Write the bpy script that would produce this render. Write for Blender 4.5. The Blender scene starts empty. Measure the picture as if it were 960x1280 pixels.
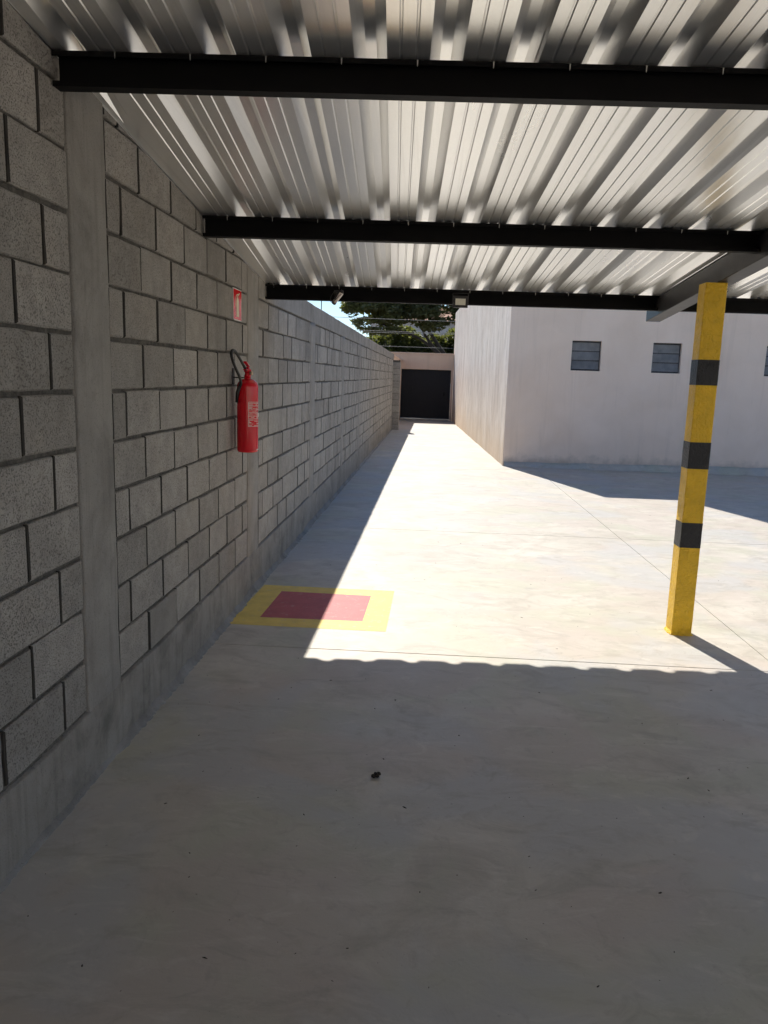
import bpy, bmesh, math, random
from mathutils import Vector, Matrix, noise as mnoise
R_ = random.Random(7)
sc = bpy.context.scene

# ------------------------------------------------------------------ camera
cam_d = bpy.data.cameras.new('camera'); cam = bpy.data.objects.new('camera', cam_d)
sc.collection.objects.link(cam); sc.camera = cam
cam_d.sensor_fit = 'HORIZONTAL'; cam_d.sensor_width = 36.0; cam_d.lens = 36.0 * 963.1 / 960
cam_d.clip_start = 0.05; cam_d.clip_end = 3000
rr = Vector((0.99769064, 0.06077158, 0.03033488)); uu = Vector((-0.04041803, 0.1722586, 0.98422221))
ff = Vector((-0.05458729, 0.98317536, -0.17431706))
CAM = Vector((0, 0, 1.59))
cam.matrix_world = Matrix(((rr.x, uu.x, -ff.x, CAM.x), (rr.y, uu.y, -ff.y, CAM.y), (rr.z, uu.z, -ff.z, CAM.z), (0, 0, 0, 1)))
sc.render.resolution_x, sc.render.resolution_y = 768, 1024

# ------------------------------------------------------------------ sky, sun, exposure
SUN = Vector((-0.262, 0.925, 1.0)).normalized()
elev = math.asin(SUN.z); az = math.atan2(SUN.x, SUN.y)
wd = bpy.data.worlds.new('World'); sc.world = wd; wd.use_nodes = True
nt = wd.node_tree; nt.nodes.clear()
sky = nt.nodes.new('ShaderNodeTexSky'); sky.sky_type = 'NISHITA'; sky.sun_disc = False
sky.sun_elevation = elev; sky.sun_rotation = az % (2 * math.pi)
sky.air_density = 0.85; sky.dust_density = 0.0; sky.ozone_density = 3.5
bg = nt.nodes.new('ShaderNodeBackground'); bg.inputs['Strength'].default_value = 0.10
wo = nt.nodes.new('ShaderNodeOutputWorld')
nt.links.new(sky.outputs[0], bg.inputs[0]); nt.links.new(bg.outputs[0], wo.inputs[0])
sl = bpy.data.lights.new('sun', 'SUN'); sl.energy = 5.0; sl.angle = math.radians(0.53); sl.color = (1.0, 0.945, 0.865)
so = bpy.data.objects.new('sun', sl); sc.collection.objects.link(so)
so.rotation_euler = SUN.to_track_quat('Z', 'Y').to_euler(); so.location = SUN * 60
sc.view_settings.view_transform = 'Standard'; sc.view_settings.look = 'None'
sc.view_settings.gamma = 1.0; sc.view_settings.use_curve_mapping = False
sc.view_settings.exposure = 0.52
try:
    sc.cycles.max_bounces = 8; sc.cycles.diffuse_bounces = 5; sc.cycles.glossy_bounces = 3; sc.cycles.use_adaptive_sampling = True; sc.cycles.adaptive_threshold = 0.03
    sc.cycles.use_denoising = True; sc.cycles.caustics_reflective = True; sc.cycles.caustics_refractive = False
    sc.cycles.sample_clamp_indirect = 6.0
except Exception:
    pass

# ------------------------------------------------------------------ helpers
def link(o, parent=None):
    sc.collection.objects.link(o)
    if parent is not None: o.parent = parent
    return o
def tag(o, label=None, cat=None, group=None, kind=None):
    if label: o['label'] = label
    if cat: o['category'] = cat
    if group: o['group'] = group
    if kind: o['kind'] = kind
    return o
def empty(name, loc, label=None, cat=None, group=None, kind=None):
    o = bpy.data.objects.new(name, None); o.location = loc; o.empty_display_size = 0.1
    link(o); return tag(o, label, cat, group, kind)
def wpos(o):
    p = Vector((0, 0, 0))
    while o is not None: p = p + Vector(o.location); o = o.parent
    return p
def mesh_obj(name, verts, faces, mat, parent=None, smooth=False, origin=(0, 0, 0)):
    """verts in world coordinates; origin is where the object's own origin sits."""
    og = Vector(origin)
    me = bpy.data.meshes.new(name); me.from_pydata([tuple(Vector(v) - og) for v in verts], [], faces); me.update()
    if mat: me.materials.append(mat)
    if smooth:
        for p in me.polygons: p.use_smooth = True
    o = bpy.data.objects.new(name, me); link(o, parent)
    o.location = og - (wpos(parent) if parent is not None else Vector((0, 0, 0)))
    return o
def recalc(o):
    bm = bmesh.new(); bm.from_mesh(o.data); bmesh.ops.recalc_face_normals(bm, faces=bm.faces); bm.to_mesh(o.data); bm.free(); return o
class MB:
    def __init__(s): s.v = []; s.f = []
    def add(s, vs, fs):
        b = len(s.v); s.v += [tuple(v) for v in vs]; s.f += [tuple(i + b for i in f) for f in fs]; return s
    def box(s, x0, x1, y0, y1, z0, z1):
        return s.add([(x0,y0,z0),(x1,y0,z0),(x1,y1,z0),(x0,y1,z0),(x0,y0,z1),(x1,y0,z1),(x1,y1,z1),(x0,y1,z1)],
                     [(0,3,2,1),(4,5,6,7),(0,1,5,4),(1,2,6,5),(2,3,7,6),(3,0,4,7)])
    def hexa(s, p):   # 8 points, bottom ring then top ring
        return s.add(p, [(0,3,2,1),(4,5,6,7),(0,1,5,4),(1,2,6,5),(2,3,7,6),(3,0,4,7)])
    def tube(s, pts, rad, n=8, cap=True):
        pts = [Vector(p) for p in pts]; rings = []
        rad = rad if isinstance(rad, (list, tuple)) else [rad] * len(pts)
        prev = None
        for i, p in enumerate(pts):
            t = (pts[min(i+1, len(pts)-1)] - pts[max(i-1, 0)]).normalized()
            ref = prev if prev is not None else (Vector((0, 0, 1)) if abs(t.z) < .9 else Vector((1, 0, 0)))
            a = (ref - t * ref.dot(t)).normalized(); b = t.cross(a); prev = a
            rings.append([p + (a * math.cos(2*math.pi*k/n) + b * math.sin(2*math.pi*k/n)) * rad[i] for k in range(n)])
        base = len(s.v)
        for r in rings: s.v += [tuple(v) for v in r]
        for i in range(len(rings)-1):
            for k in range(n):
                s.f.append((base+i*n+k, base+i*n+(k+1)%n, base+(i+1)*n+(k+1)%n, base+(i+1)*n+k))
        if cap:
            s.f.append(tuple(base+k for k in reversed(range(n)))); e = base+(len(rings)-1)*n
            s.f.append(tuple(e+k for k in range(n)))
        return s
    def lathe(s, c, prof, n=24):   # prof [(r,z)], axis z
        base = len(s.v)
        for r, z in prof:
            for k in range(n):
                a = 2*math.pi*k/n; s.v.append((c[0]+r*math.cos(a), c[1]+r*math.sin(a), c[2]+z))
        for i in range(len(prof)-1):
            for k in range(n):
                s.f.append((base+i*n+k, base+i*n+(k+1)%n, base+(i+1)*n+(k+1)%n, base+(i+1)*n+k))
        s.f.append(tuple(base+k for k in reversed(range(n)))); e = base+(len(prof)-1)*n
        s.f.append(tuple(e+k for k in range(n))); return s
    def build(s, name, mat, parent=None, smooth=False, origin=(0,0,0)):
        return mesh_obj(name, s.v, s.f, mat, parent, smooth, origin)
def bevel(o, w=0.004, seg=2, angle=40):
    m = o.modifiers.new('bevel', 'BEVEL'); m.width = w; m.segments = seg; m.limit_method = 'ANGLE'; m.angle_limit = math.radians(angle); return o

# ------------------------------------------------------------------ materials
class N:
    def __init__(s, name):
        s.m = bpy.data.materials.new(name); s.m.use_nodes = True; s.t = s.m.node_tree; s.t.nodes.clear()
        s.out = s.t.nodes.new('ShaderNodeOutputMaterial'); s.b = s.t.nodes.new('ShaderNodeBsdfPrincipled')
        s.t.links.new(s.b.outputs[0], s.out.inputs[0])
        g = s.t.nodes.new('ShaderNodeNewGeometry'); s.pos = g.outputs['Position']
    def L(s, a, b): s.t.links.new(a, b)
    def set(s, **k):
        for n, v in k.items():
            i = s.b.inputs[n.replace('_', ' ')]
            if hasattr(v, 'is_linked') or hasattr(v, 'links'): s.L(v, i)
            else: i.default_value = v
        return s
    def map(s, scale=(1,1,1), rot=(0,0,0), loc=(0,0,0), src=None):
        n = s.t.nodes.new('ShaderNodeMapping'); n.inputs['Scale'].default_value = scale; n.inputs['Rotation'].default_value = rot
        n.inputs['Location'].default_value = loc
        s.L(src or s.pos, n.inputs['Vector']); return n.outputs[0]
    def noise(s, scale, detail=4, rough=.55, vec=None, dist=0):
        n = s.t.nodes.new('ShaderNodeTexNoise'); n.inputs['Scale'].default_value = scale; n.inputs['Detail'].default_value = detail
        n.inputs['Roughness'].default_value = rough; n.inputs['Distortion'].default_value = dist
        s.L(vec or s.pos, n.inputs['Vector']); return n.outputs['Fac']
    def voro(s, scale, vec=None, feat='F1', out='Distance'):
        n = s.t.nodes.new('ShaderNodeTexVoronoi'); n.inputs['Scale'].default_value = scale; n.feature = feat
        s.L(vec or s.pos, n.inputs['Vector']); return n.outputs[out]
    def ramp(s, fac, stops):
        n = s.t.nodes.new('ShaderNodeValToRGB'); e = n.color_ramp.elements
        while len(e) < len(stops): e.new(.5)
        for i, (p, c) in enumerate(stops):
            e[i].position = p; e[i].color = (c if len(c) == 4 else (*c, 1)) if isinstance(c, (tuple, list)) else (c, c, c, 1)
        s.L(fac, n.inputs[0]); return n.outputs[0]
    def mix(s, a, b, fac=.5, mode='MIX'):
        n = s.t.nodes.new('ShaderNodeMix'); n.data_type = 'RGBA'; n.blend_type = mode; n.clamp_result = False
        for v, i in ((fac, 0), (a, 6), (b, 7)):
            if hasattr(v, 'links'): s.L(v, n.inputs[i])
            else: n.inputs[i].default_value = v if i == 0 else ((*v, 1) if len(v) == 3 else v)
        return n.outputs[2]
    def math(s, op, a, b=0.0):
        n = s.t.nodes.new('ShaderNodeMath'); n.operation = op
        for v, i in ((a, 0), (b, 1)):
            if hasattr(v, 'links'): s.L(v, n.inputs[i])
            else: n.inputs[i].default_value = v
        return n.outputs[0]
    def rng(s, fac, a, b):
        n = s.t.nodes.new('ShaderNodeMapRange'); n.inputs['To Min'].default_value = a; n.inputs['To Max'].default_value = b
        s.L(fac, n.inputs[0]); return n.outputs[0]
    def bump(s, h, strength=.3, dist=.01, nrm=None):
        n = s.t.nodes.new('ShaderNodeBump'); n.inputs['Strength'].default_value = strength; n.inputs['Distance'].default_value = dist
        s.L(h, n.inputs['Height'])
        if nrm is not None: s.L(nrm, n.inputs['Normal'])
        s.L(n.outputs[0], s.b.inputs['Normal']); return n.outputs[0]
    def rand(s):
        return s.t.nodes.new('ShaderNodeObjectInfo').outputs['Random']

def plain(name, col, rough=.5, metal=0.0, bscale=0, bstr=.1, var=.12, vscale=6.0):
    n = N(name)
    f = n.noise(vscale, 5)
    c = n.mix(tuple(x*(1-var) for x in col), tuple(min(1, x*(1+var)) for x in col), n.ramp(f, [(.3, 0), (.7, 1)]))
    n.set(Base_Color=c, Roughness=n.rng(n.noise(vscale*2.3, 4), max(.02, rough-.08), min(1, rough+.08)), Metallic=metal)
    if bscale: n.bump(n.noise(bscale, 4), bstr, .004)
    return n.m

def mat_block():
    n = N('concrete_block')
    rnd = n.rand()
    big = n.noise(3.0, 4); mid = n.noise(14, 5, .6)
    base = n.mix((.315, .298, .272), (.425, .402, .368), n.ramp(mid, [(.3, 0), (.72, 1)]))
    base = n.mix(base, (.19, .18, .165), n.math('MULTIPLY', n.ramp(n.noise(1.1, 6, .65, n.map((1, 1, .6), loc=(3, 8, 2))), [(.48, 0), (.70, 1)]), .55))
    base = n.mix(base, (.42, .37, .31), n.math('MULTIPLY', n.ramp(big, [(.52, 0), (.75, 1)]), .35))
    v = n.rng(rnd, .82, 1.12); cv = n.t.nodes.new('ShaderNodeCombineColor')
    for i in range(3): n.L(v, cv.inputs[i])
    base = n.mix(base, cv.outputs[0], 1.0, 'MULTIPLY')
    vec = n.map((1, 1, 1))
    pit = n.noise(170, 3, .62, vec); pits = n.ramp(pit, [(.33, 0), (.47, 1)])
    grain = n.noise(420, 2, .6, vec)
    base = n.mix((.055, .05, .045), base, n.rng(pits, .32, 1.0))
    base = n.mix(base, (.42, .405, .375), n.math('MULTIPLY', n.ramp(grain, [(.58, 0), (.72, 1)]), .35))
    n.set(Base_Color=base, Roughness=.95, Specular_IOR_Level=.2)
    h = n.math('ADD', n.math('MULTIPLY', pits, .7), n.math('MULTIPLY', grain, .5))
    n.bump(h, .9, .004); return n.m
def mat_mortar():
    n = N('mortar')
    c = n.mix((.085, .08, .072), (.19, .178, .16), n.ramp(n.noise(40, 5, .65), [(.3, 0), (.7, 1)]))
    n.set(Base_Color=c, Roughness=.97, Specular_IOR_Level=.1); n.bump(n.noise(150, 5, .7), 1.0, .006); return n.m
def mat_smooth(name, a, b, streak=True, spots=True, stain=.45):
    n = N(name)
    c = n.mix(a, b, n.ramp(n.noise(4.5, 6, .6), [(.3, 0), (.7, 1)]))
    if streak:
        st = n.noise(1.0, 5, .6, n.map((30, 30, 1.5)))
        c = n.mix(c, tuple(x*.70 for x in a), n.math('MULTIPLY', n.ramp(st, [(.50, 0), (.72, 1)]), .55))
    sn = n.noise(2.4, 7, .7, n.map(loc=(7, 2, 5)), .6)
    c = n.mix(c, tuple(x*.42 for x in a), n.math('MULTIPLY', n.ramp(sn, [(.50, 0), (.68, 1)]), stain))
    gr = n.noise(160, 4, .65)
    c = n.mix(c, tuple(x*.45 for x in a), n.math('MULTIPLY', n.ramp(gr, [(.30, 1), (.42, 0)]), .7))
    n.set(Base_Color=c, Roughness=.9, Specular_IOR_Level=.25)
    h = n.math('ADD', n.math('MULTIPLY', n.noise(22, 4), 1.0), n.math('MULTIPLY', gr, .6))
    n.bump(h, .6, .010); return n.m
def mat_floor():
    n = N('trowelled_concrete')
    big = n.noise(.8, 5, .6, dist=.6); mid = n.noise(3.6, 6, .62, dist=.8)
    c = n.mix((.485, .448, .382), (.59, .548, .475), n.ramp(big, [(.36, 0), (.64, 1)]))
    c = n.mix(c, (.40, .365, .305), n.math('MULTIPLY', n.ramp(mid, [(.46, 0), (.66, 1)]), .7))
    # greenish and pinkish cast of curing blotches
    c = n.mix(c, (.47, .46, .365), n.math('MULTIPLY', n.ramp(n.noise(1.5, 4, .5, n.map(loc=(9, 3, 1)), .5), [(.48, 0), (.58, 1)]), .75))
    c = n.mix(c, (.50, .44, .385), n.math('MULTIPLY', n.ramp(n.noise(1.7, 4, .5, n.map(loc=(-4, 13, 2)), .5), [(.48, 0), (.58, 1)]), .7))
    c = n.mix(c, (.46, .455, .44), n.math('MULTIPLY', n.ramp(n.noise(1.2, 4, .5, n.map(loc=(-14, 1, 7)), .5), [(.50, 0), (.60, 1)]), .7))
    # trowel sweeps, longer across the yard
    sw = n.noise(1.0, 6, .68, n.map((2.2, 4.2, 1), (0, 0, .25)), dist=1.6)
    c = n.mix(c, (.345, .315, .262), n.math('MULTIPLY', n.ramp(sw, [(.52, 0), (.66, 1)]), .5))
    sw2 = n.noise(1.0, 6, .72, n.map((3.4, 8, 1), (0, 0, -.35), (3, 1, 0)), dist=1.2)
    c = n.mix(c, (.66, .62, .55), n.math('MULTIPLY', n.ramp(sw2, [(.54, 0), (.70, 1)]), .45))
    # dark flecks and scuffs
    sp = n.voro(9.0); msk = n.ramp(n.noise(2.6, 3), [(.45, 0), (.6, 1)])
    c = n.mix(c, (.12, .10, .085), n.math('MULTIPLY', n.math('MULTIPLY', n.ramp(sp, [(.018, 1), (.05, 0)]), msk), .8))
    sp2 = n.voro(26.0, n.map((1, 2.2, 1), (0, 0, .5)))
    c = n.mix(c, (.20, .175, .15), n.math('MULTIPLY', n.math('MULTIPLY', n.ramp(sp2, [(.03, 1), (.07, 0)]), n.ramp(n.noise(1.3, 3, .5, n.map(loc=(5, 5, 5))), [(.5, 0), (.6, 1)])), .7))
    bl = n.noise(9.0, 6, .7, dist=1.2)
    c = n.mix(c, (.33, .30, .255), n.math('MULTIPLY', n.ramp(bl, [(.56, 0), (.70, 1)]), .4))
    sc_ = n.noise(1.0, 3, .5, n.map((60, 5, 1), (0, 0, .9)))
    n.set(Base_Color=c, Roughness=n.rng(mid, .40, .62), Specular_IOR_Level=.4)
    fine = n.noise(70, 5, .65)
    h = n.math('ADD', n.math('MULTIPLY', sw, .8), n.math('ADD', n.math('MULTIPLY', fine, .25), n.math('MULTIPLY', sc_, .1)))
    n.bump(h, .3, .008); return n.m
def mat_sheet():
    n = N('galvanised_sheet')
    rnd = n.rand()
    sp = n.voro(160, n.map((1, .6, 1)), out='Color'); bw = n.t.nodes.new('ShaderNodeRGBToBW'); n.L(sp, bw.inputs[0])
    blot = n.noise(2.2, 5, .6, n.map((2.5, .5, 1)))
    c = n.mix((.90, .90, .89), (.97, .97, .955), n.ramp(blot, [(.3, 0), (.7, 1)]))
    c = n.mix(c, (.82, .82, .81), n.math('MULTIPLY', bw.outputs[0], .22))
    st = n.noise(1.0, 5, .65, n.map((38, .5, 1)))
    c = n.mix(c, (.60, .59, .57), n.math('MULTIPLY', n.ramp(st, [(.55, 0), (.78, 1)]), .35))
    v = n.rng(rnd, .92, 1.06); cv = n.t.nodes.new('ShaderNodeCombineColor')
    for i in range(3): n.L(v, cv.inputs[i])
    c = n.mix(c, cv.outputs[0], 1.0, 'MULTIPLY')
    n.set(Base_Color=c, Metallic=.74, Roughness=n.rng(blot, .24, .34))
    h = n.noise(1.0, 3, .5, n.map((9, 1.2, 1)))
    n.bump(h, .13, .006); return n.m
def mat_render_side():
    n = N('streaked_render')
    st = n.noise(1.0, 6, .7, n.map((3, 1.7, .55)), dist=.6)
    st2 = n.noise(1.0, 6, .7, n.map((8, 4.5, 1.6)), dist=.4)
    c = n.mix((.62, .535, .46), (.83, .765, .70), n.ramp(st, [(.3, 0), (.66, 1)]))
    c = n.mix(c, (.52, .455, .40), n.math('MULTIPLY', n.ramp(st2, [(.48, 0), (.64, 1)]), .6))
    # soil splash and warm floor bounce, both painted into the lower wall
    sx = n.t.nodes.new('ShaderNodeSeparateXYZ'); n.L(n.pos, sx.inputs[0])
    hz = n.math('ADD', n.math('MULTIPLY', sx.outputs[2], .75), n.math('MULTIPLY', n.noise(1.4, 5, .6), .9))
    c = n.mix((.56, .42, .28), c, n.rng(n.ramp(hz, [(.25, 0), (1.0, 1)]), .35, 1))
    n.set(Base_Color=c, Roughness=.93, Specular_IOR_Level=.2)
    h = n.math('ADD', n.math('MULTIPLY', st, 1.0), n.math('MULTIPLY', st2, .55))
    n.bump(h, .55, .03); return n.m
def mat_plaster(name, a, b):
    n = N(name)
    c = n.mix(a, b, n.ramp(n.noise(1.3, 6, .62, n.map((1, 1, .7)), .5), [(.34, 0), (.66, 1)]))
    dr = n.noise(1.0, 6, .65, n.map((6, 6, .35)), .5)
    c = n.mix(c, tuple(x*.74 for x in a), n.math('MULTIPLY', n.ramp(dr, [(.52, 0), (.74, 1)]), .38))
    pa = n.voro(1.1, n.map((1, 1, 1.4), loc=(2, 0, 3)), 'SMOOTH_F1')
    c = n.mix(c, tuple(min(1, x*1.07) for x in b), n.math('MULTIPLY', n.ramp(pa, [(.30, 1), (.42, 0)]), .3))
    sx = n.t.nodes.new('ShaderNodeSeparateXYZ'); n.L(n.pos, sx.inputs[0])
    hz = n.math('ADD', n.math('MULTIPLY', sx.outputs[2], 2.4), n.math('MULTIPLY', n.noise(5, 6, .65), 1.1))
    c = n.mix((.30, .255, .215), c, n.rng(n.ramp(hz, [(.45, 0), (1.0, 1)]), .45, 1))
    n.set(Base_Color=c, Roughness=.92, Specular_IOR_Level=.2)
    n.bump(n.math('ADD', n.noise(60, 4), n.math('MULTIPLY', n.noise(2.2, 4), 3.0)), .35, .008); return n.m
def mat_paint(name, col, texscale=55, bs=.5, wear=(.35, .3, .2), amt=.25, rough=.45):
    n = N(name)
    c = n.mix(tuple(x*.86 for x in col), tuple(min(1, x*1.08) for x in col), n.ramp(n.noise(9, 5, .6), [(.3, 0), (.7, 1)]))
    c = n.mix(c, wear, n.math('MULTIPLY', n.ramp(n.noise(16, 8, .75), [(.56, 0), (.72, 1)]), amt))
    n.set(Base_Color=c, Roughness=rough)
    n.bump(n.noise(texscale, 3, .55, dist=.8), bs, .018); return n.m
def mat_leaf(name, a, b):
    n = N(name)
    c = n.mix(a, b, n.ramp(n.noise(2.2, 3), [(.3, 0), (.7, 1)]))
    n.set(Base_Color=c, Roughness=.5)
    tr = n.t.nodes.new('ShaderNodeBsdfTranslucent'); mx = n.t.nodes.new('ShaderNodeMixShader'); mx.inputs[0].default_value = .5
    n.L(n.mix(c, (.30, .32, .05), .6), tr.inputs[0]); n.L(n.b.outputs[0], mx.inputs[1]); n.L(tr.outputs[0], mx.inputs[2]); n.L(mx.outputs[0], n.out.inputs[0])
    return n.m

M_block = mat_block(); M_mortar = mat_mortar()
M_pillar = mat_smooth('pillar_concrete', (.265, .252, .232), (.345, .328, .302))
M_plinth = mat_smooth('plinth_concrete', (.225, .21, .19), (.325, .305, .275), True, True, .6)
M_foot = mat_smooth('rough_mortar', (.19, .183, .175), (.31, .30, .285), False)
M_floor = mat_floor(); M_sheet = mat_sheet()
M_steel = plain('black_painted_steel', (.0045, .0045, .005), .6, 0, 60, .12)
M_steel.node_tree.nodes['Principled BSDF'].inputs['Specular IOR Level'].default_value = .12
M_rafter = plain('dark_grey_steel', (.034, .032, .034), .45, 0, 40, .15, .25, 3)
M_screw = plain('zinc_screw', (.55, .55, .52), .4, .8)
M_yellow = mat_paint('yellow_post_paint', (.86, .53, .016), 46, .9, (.35, .22, .03), .25)
M_blackp = mat_paint('black_post_paint', (.011, .011, .013), 60, .6, (.12, .11, .1), .25)
M_fyel = mat_paint('yellow_floor_paint', (.78, .58, .13), 30, .12, (.50, .44, .33), .85, .6)
M_fred = mat_paint('red_floor_paint', (.46, .10, .10), 30, .12, (.48, .36, .31), .7, .6)
M_red = plain('red_enamel', (.60, .008, .018), .16, 0, 0, 0, .06)
M_rubber = plain('black_rubber', (.012, .012, .012), .5)
M_brass = plain('valve_metal', (.52, .42, .30), .35, .7)
M_white = plain('white_print', (.75, .72, .68), .5)
M_signred = plain('sign_red', (.68, .02, .022), .2, 0, 0, 0, .05)
M_signcream = plain('sign_photoluminescent', (.72, .66, .45), .4)
M_side = mat_render_side()
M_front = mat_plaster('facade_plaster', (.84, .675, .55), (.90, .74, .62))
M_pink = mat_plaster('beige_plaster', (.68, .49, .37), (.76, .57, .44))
M_gate = plain('black_gate_steel', (.006, .007, .010), .7, 0, 30, .1)
M_rail = plain('worn_steel_rail', (.34, .32, .29), .5, .5)
M_frame = plain('window_frame_dark', (.05, .052, .06), .4, .4)
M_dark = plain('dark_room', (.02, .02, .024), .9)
n_ = N('louvre_glass'); n_.set(Base_Color=n_.mix((.13, .13, .13), (.22, .215, .21), n_.ramp(n_.noise(7, 4), [(.3, 0), (.7, 1)])), Roughness=.32, Specular_IOR_Level=.45); M_glass = n_.m
M_bark = plain('bark', (.07, .055, .042), .95, 0, 25, .8, .3)
M_leaf1 = mat_leaf('leaf_olive', (.085, .10, .045), (.17, .175, .085))
M_leaf2 = mat_leaf('leaf_deep', (.05, .075, .035), (.10, .125, .055))
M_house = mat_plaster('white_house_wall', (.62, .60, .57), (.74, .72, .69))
M_tile = plain('clay_tile', (.34, .17, .10), .85, 0, 20, .4, .25)
M_cable = plain('cable', (.15, .15, .145), .6)
M_soil = mat_smooth('soil', (.16, .12, .085), (.24, .19, .14), False)
M_asph = plain('asphalt', (.05, .05, .052), .9, 0, 80, .5)
M_blk = plain('black_plastic', (.02, .02, .022), .45)
M_cw = plain('camera_white', (.62, .58, .56), .4)
n_ = N('led_lens'); n_.set(Base_Color=(.72, .72, .62, 1), Roughness=.35); n_.bump(n_.voro(120), .3, .004); M_lens = n_.m

# ------------------------------------------------------------------ ground and floor
def zf(y): return .037 - .0073 * y
mesh_obj('ground', [(-900, -900, -.62), (900, -900, -.62), (900, 1400, -.62), (-900, 1400, -.62)], [(0, 1, 2, 3)], M_soil)['kind'] = 'structure'
street = MB().box(-80, 80, 33.3, 41, -.6, -.27).build('street', M_asph); street['kind'] = 'structure'
floor = empty('concrete_floor', (0, 0, 0)); floor['kind'] = 'structure'
WX = -1.251
sub = MB().hexa([(-1.45, -9, zf(-9)-.30), (14, -9, zf(-9)-.30), (14, 33.2, zf(33.2)-.30), (-1.45, 33.2, zf(33.2)-.30),
                 (-1.45, -9, zf(-9)-.075), (14, -9, zf(-9)-.075), (14, 33.2, zf(33.2)-.075), (-1.45, 33.2, zf(33.2)-.075)]).build('screed', M_mortar, floor)
def slab(x0, x1, ya, yb):
    """ya / yb: function of x giving the two transverse joints"""
    g = .0028
    xs = [x0 + g, x1 - g]
    P = [(xs[0], ya(xs[0]) + g), (xs[1], ya(xs[1]) + g), (xs[1], yb(xs[1]) - g), (xs[0], yb(xs[0]) - g)]
    c = .002
    def ring(dz, inset):
        cx = sum(p[0] for p in P) / 4; cy = sum(p[1] for p in P) / 4
        return [(p[0] - math.copysign(inset, p[0]-cx), p[1] - math.copysign(inset, p[1]-cy), zf(p[1]) + dz) for p in P]
    v = ring(-.07, 0) + ring(-c, 0) + ring(0, c)
    f = [(0, 3, 2, 1)] + [(i, (i+1) % 4, 4+(i+1) % 4, 4+i) for i in range(4)] + [(4+i, 4+(i+1) % 4, 8+(i+1) % 4, 8+i) for i in range(4)] + [(8, 9, 10, 11)]
    mesh_obj('slab', v, f, M_floor, floor, origin=(sum(p[0] for p in P)/4, sum(p[1] for p in P)/4, 0))
K = lambda y: (lambda x: y)
left = [K(-9), K(-3.4), K(.45), K(4.27), K(8.06), (lambda x: 13.83 + .43 * x), K(20.0), K(26.0), K(33.1)]
for a, b in zip(left[:-1], left[1:]): slab(-1.30, 2.05, a, b)
right = [-9, -3.4, .45, 4.27, 8.06, 15.35]
for a, b in zip(right[:-1], right[1:]):
    for x0, x1 in ((2.05, 6.0), (6.0, 10.0), (10.0, 13.9)): slab(x0, x1, K(a), K(b))

# ------------------------------------------------------------------ block wall
wall = empty('block_wall', (WX - .1, 2.8, zf(2.8)), 'long grey concrete block wall with flush pillars running down the left side', 'wall')
PIL = [(-.02, .28), (2.69, 2.985), (5.265, 5.585), (8.03, 8.325), (10.86, 11.13), (13.44, 13.72), (15.92, 16.2), (18.62, 18.9), (21.3, 21.58), (23.95, 24.23)]
WEND = 25.3
BED, HEAD = .0145, .0105
def block_mesh(L, H, seed):
    r = random.Random(seed); d = .055
    def per(inset, x, j):
        ys = [-L/2+inset, -L/4, 0, L/4, L/2-inset]; z0, z1 = -H/2+inset, H/2-inset
        pts = [(y, z0) for y in ys] + [(L/2-inset, 0)] + [(y, z1) for y in reversed(ys)] + [(-L/2+inset, 0)]
        return [(x, y + r.uniform(-j, j), z + r.uniform(-j, j)) for y, z in pts]
    chip = {c: r.uniform(.003, .006) for c in (0, 4, 6, 10) if r.random() < .10}
    def chipped(p):
        out = []
        for i, (x, y, z) in enumerate(p):
            k = chip.get(i, 0); out.append((x, y - math.copysign(k, y), z - math.copysign(k*.7, z)))
        return out
    v = per(0, -d, 0) + chipped(per(0, -.004, .0018)) + chipped(per(.0045, r.uniform(-.0005, .0015), .0015))
    n = 12; f = []
    for k in range(2):
        for i in range(n): f.append((k*n+i, k*n+(i+1) % n, (k+1)*n+(i+1) % n, (k+1)*n+i))
    f.append(tuple(range(2*n, 3*n)))
    return v, f
_bm = {}
ENDS = (4, 5, 10, 11)   # faces of a block's two ends, mortar-stained, with deep-joint shade painted in
M_joint = plain('joint_mortar_shade', (.045, .042, .038), .95)
def get_block(L, H=.2-BED):
    key = (round(L, 2), R_.randrange(7))
    if key not in _bm:
        v, f = block_mesh(key[0], H, hash(key) & 0xffff)
        me = bpy.data.meshes.new('block'); me.from_pydata(v, [], f); me.update(); me.materials.append(M_block); me.materials.append(M_joint)
        for ii, p in enumerate(me.polygons):
            if ii < 24 and (ii % 12) in ENDS: p.material_index = 1
        _bm[key] = (me, v, f)
    return _bm[key]
far = MB()
def bay(y0, y1, rows, phase, stuff=False):
    for r in range(rows):
        zc = .30 + .2 * r + .1 + BED/2 * 0
        ph = phase if r % 2 == 0 else phase - .1975
        js = []
        y = ph + .395 * math.floor((y0 - ph) / .395)
        while y < y1 + .4: js.append(y); y += .395
        edges = [y0 + .003] + [j + R_.uniform(-.006, .006) for j in js if y0 + .05 < j < y1 - .05] + [y1 - .013]
        for a, b in zip(edges[:-1], edges[1:]):
            L = b - a - (HEAD if y0 < 5.5 else .0095)
            me, v, f = get_block(L)
            c = Vector((WX + R_.uniform(-.0025, .0025), (a + b) / 2, zc + R_.uniform(-.0035, .0035)))
            rot = R_.uniform(-.004, .004)
            if stuff:
                far.add([(c.x + p[0], c.y + p[1], c.z + p[2]) for p in v], f)
            else:
                o = bpy.data.objects.new('block', me); link(o, wall); o.location = c - wpos(wall); o.rotation_euler = (rot, 0, 0)
bay(PIL[0][1], PIL[1][0], 12, 2.50)
bay(PIL[1][1], PIL[2][0], 12, 3.33)
bay(PIL[2][1], PIL[3][0], 9, 5.94)
bay(PIL[3][1], PIL[4][0], 9, 8.70)
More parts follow.
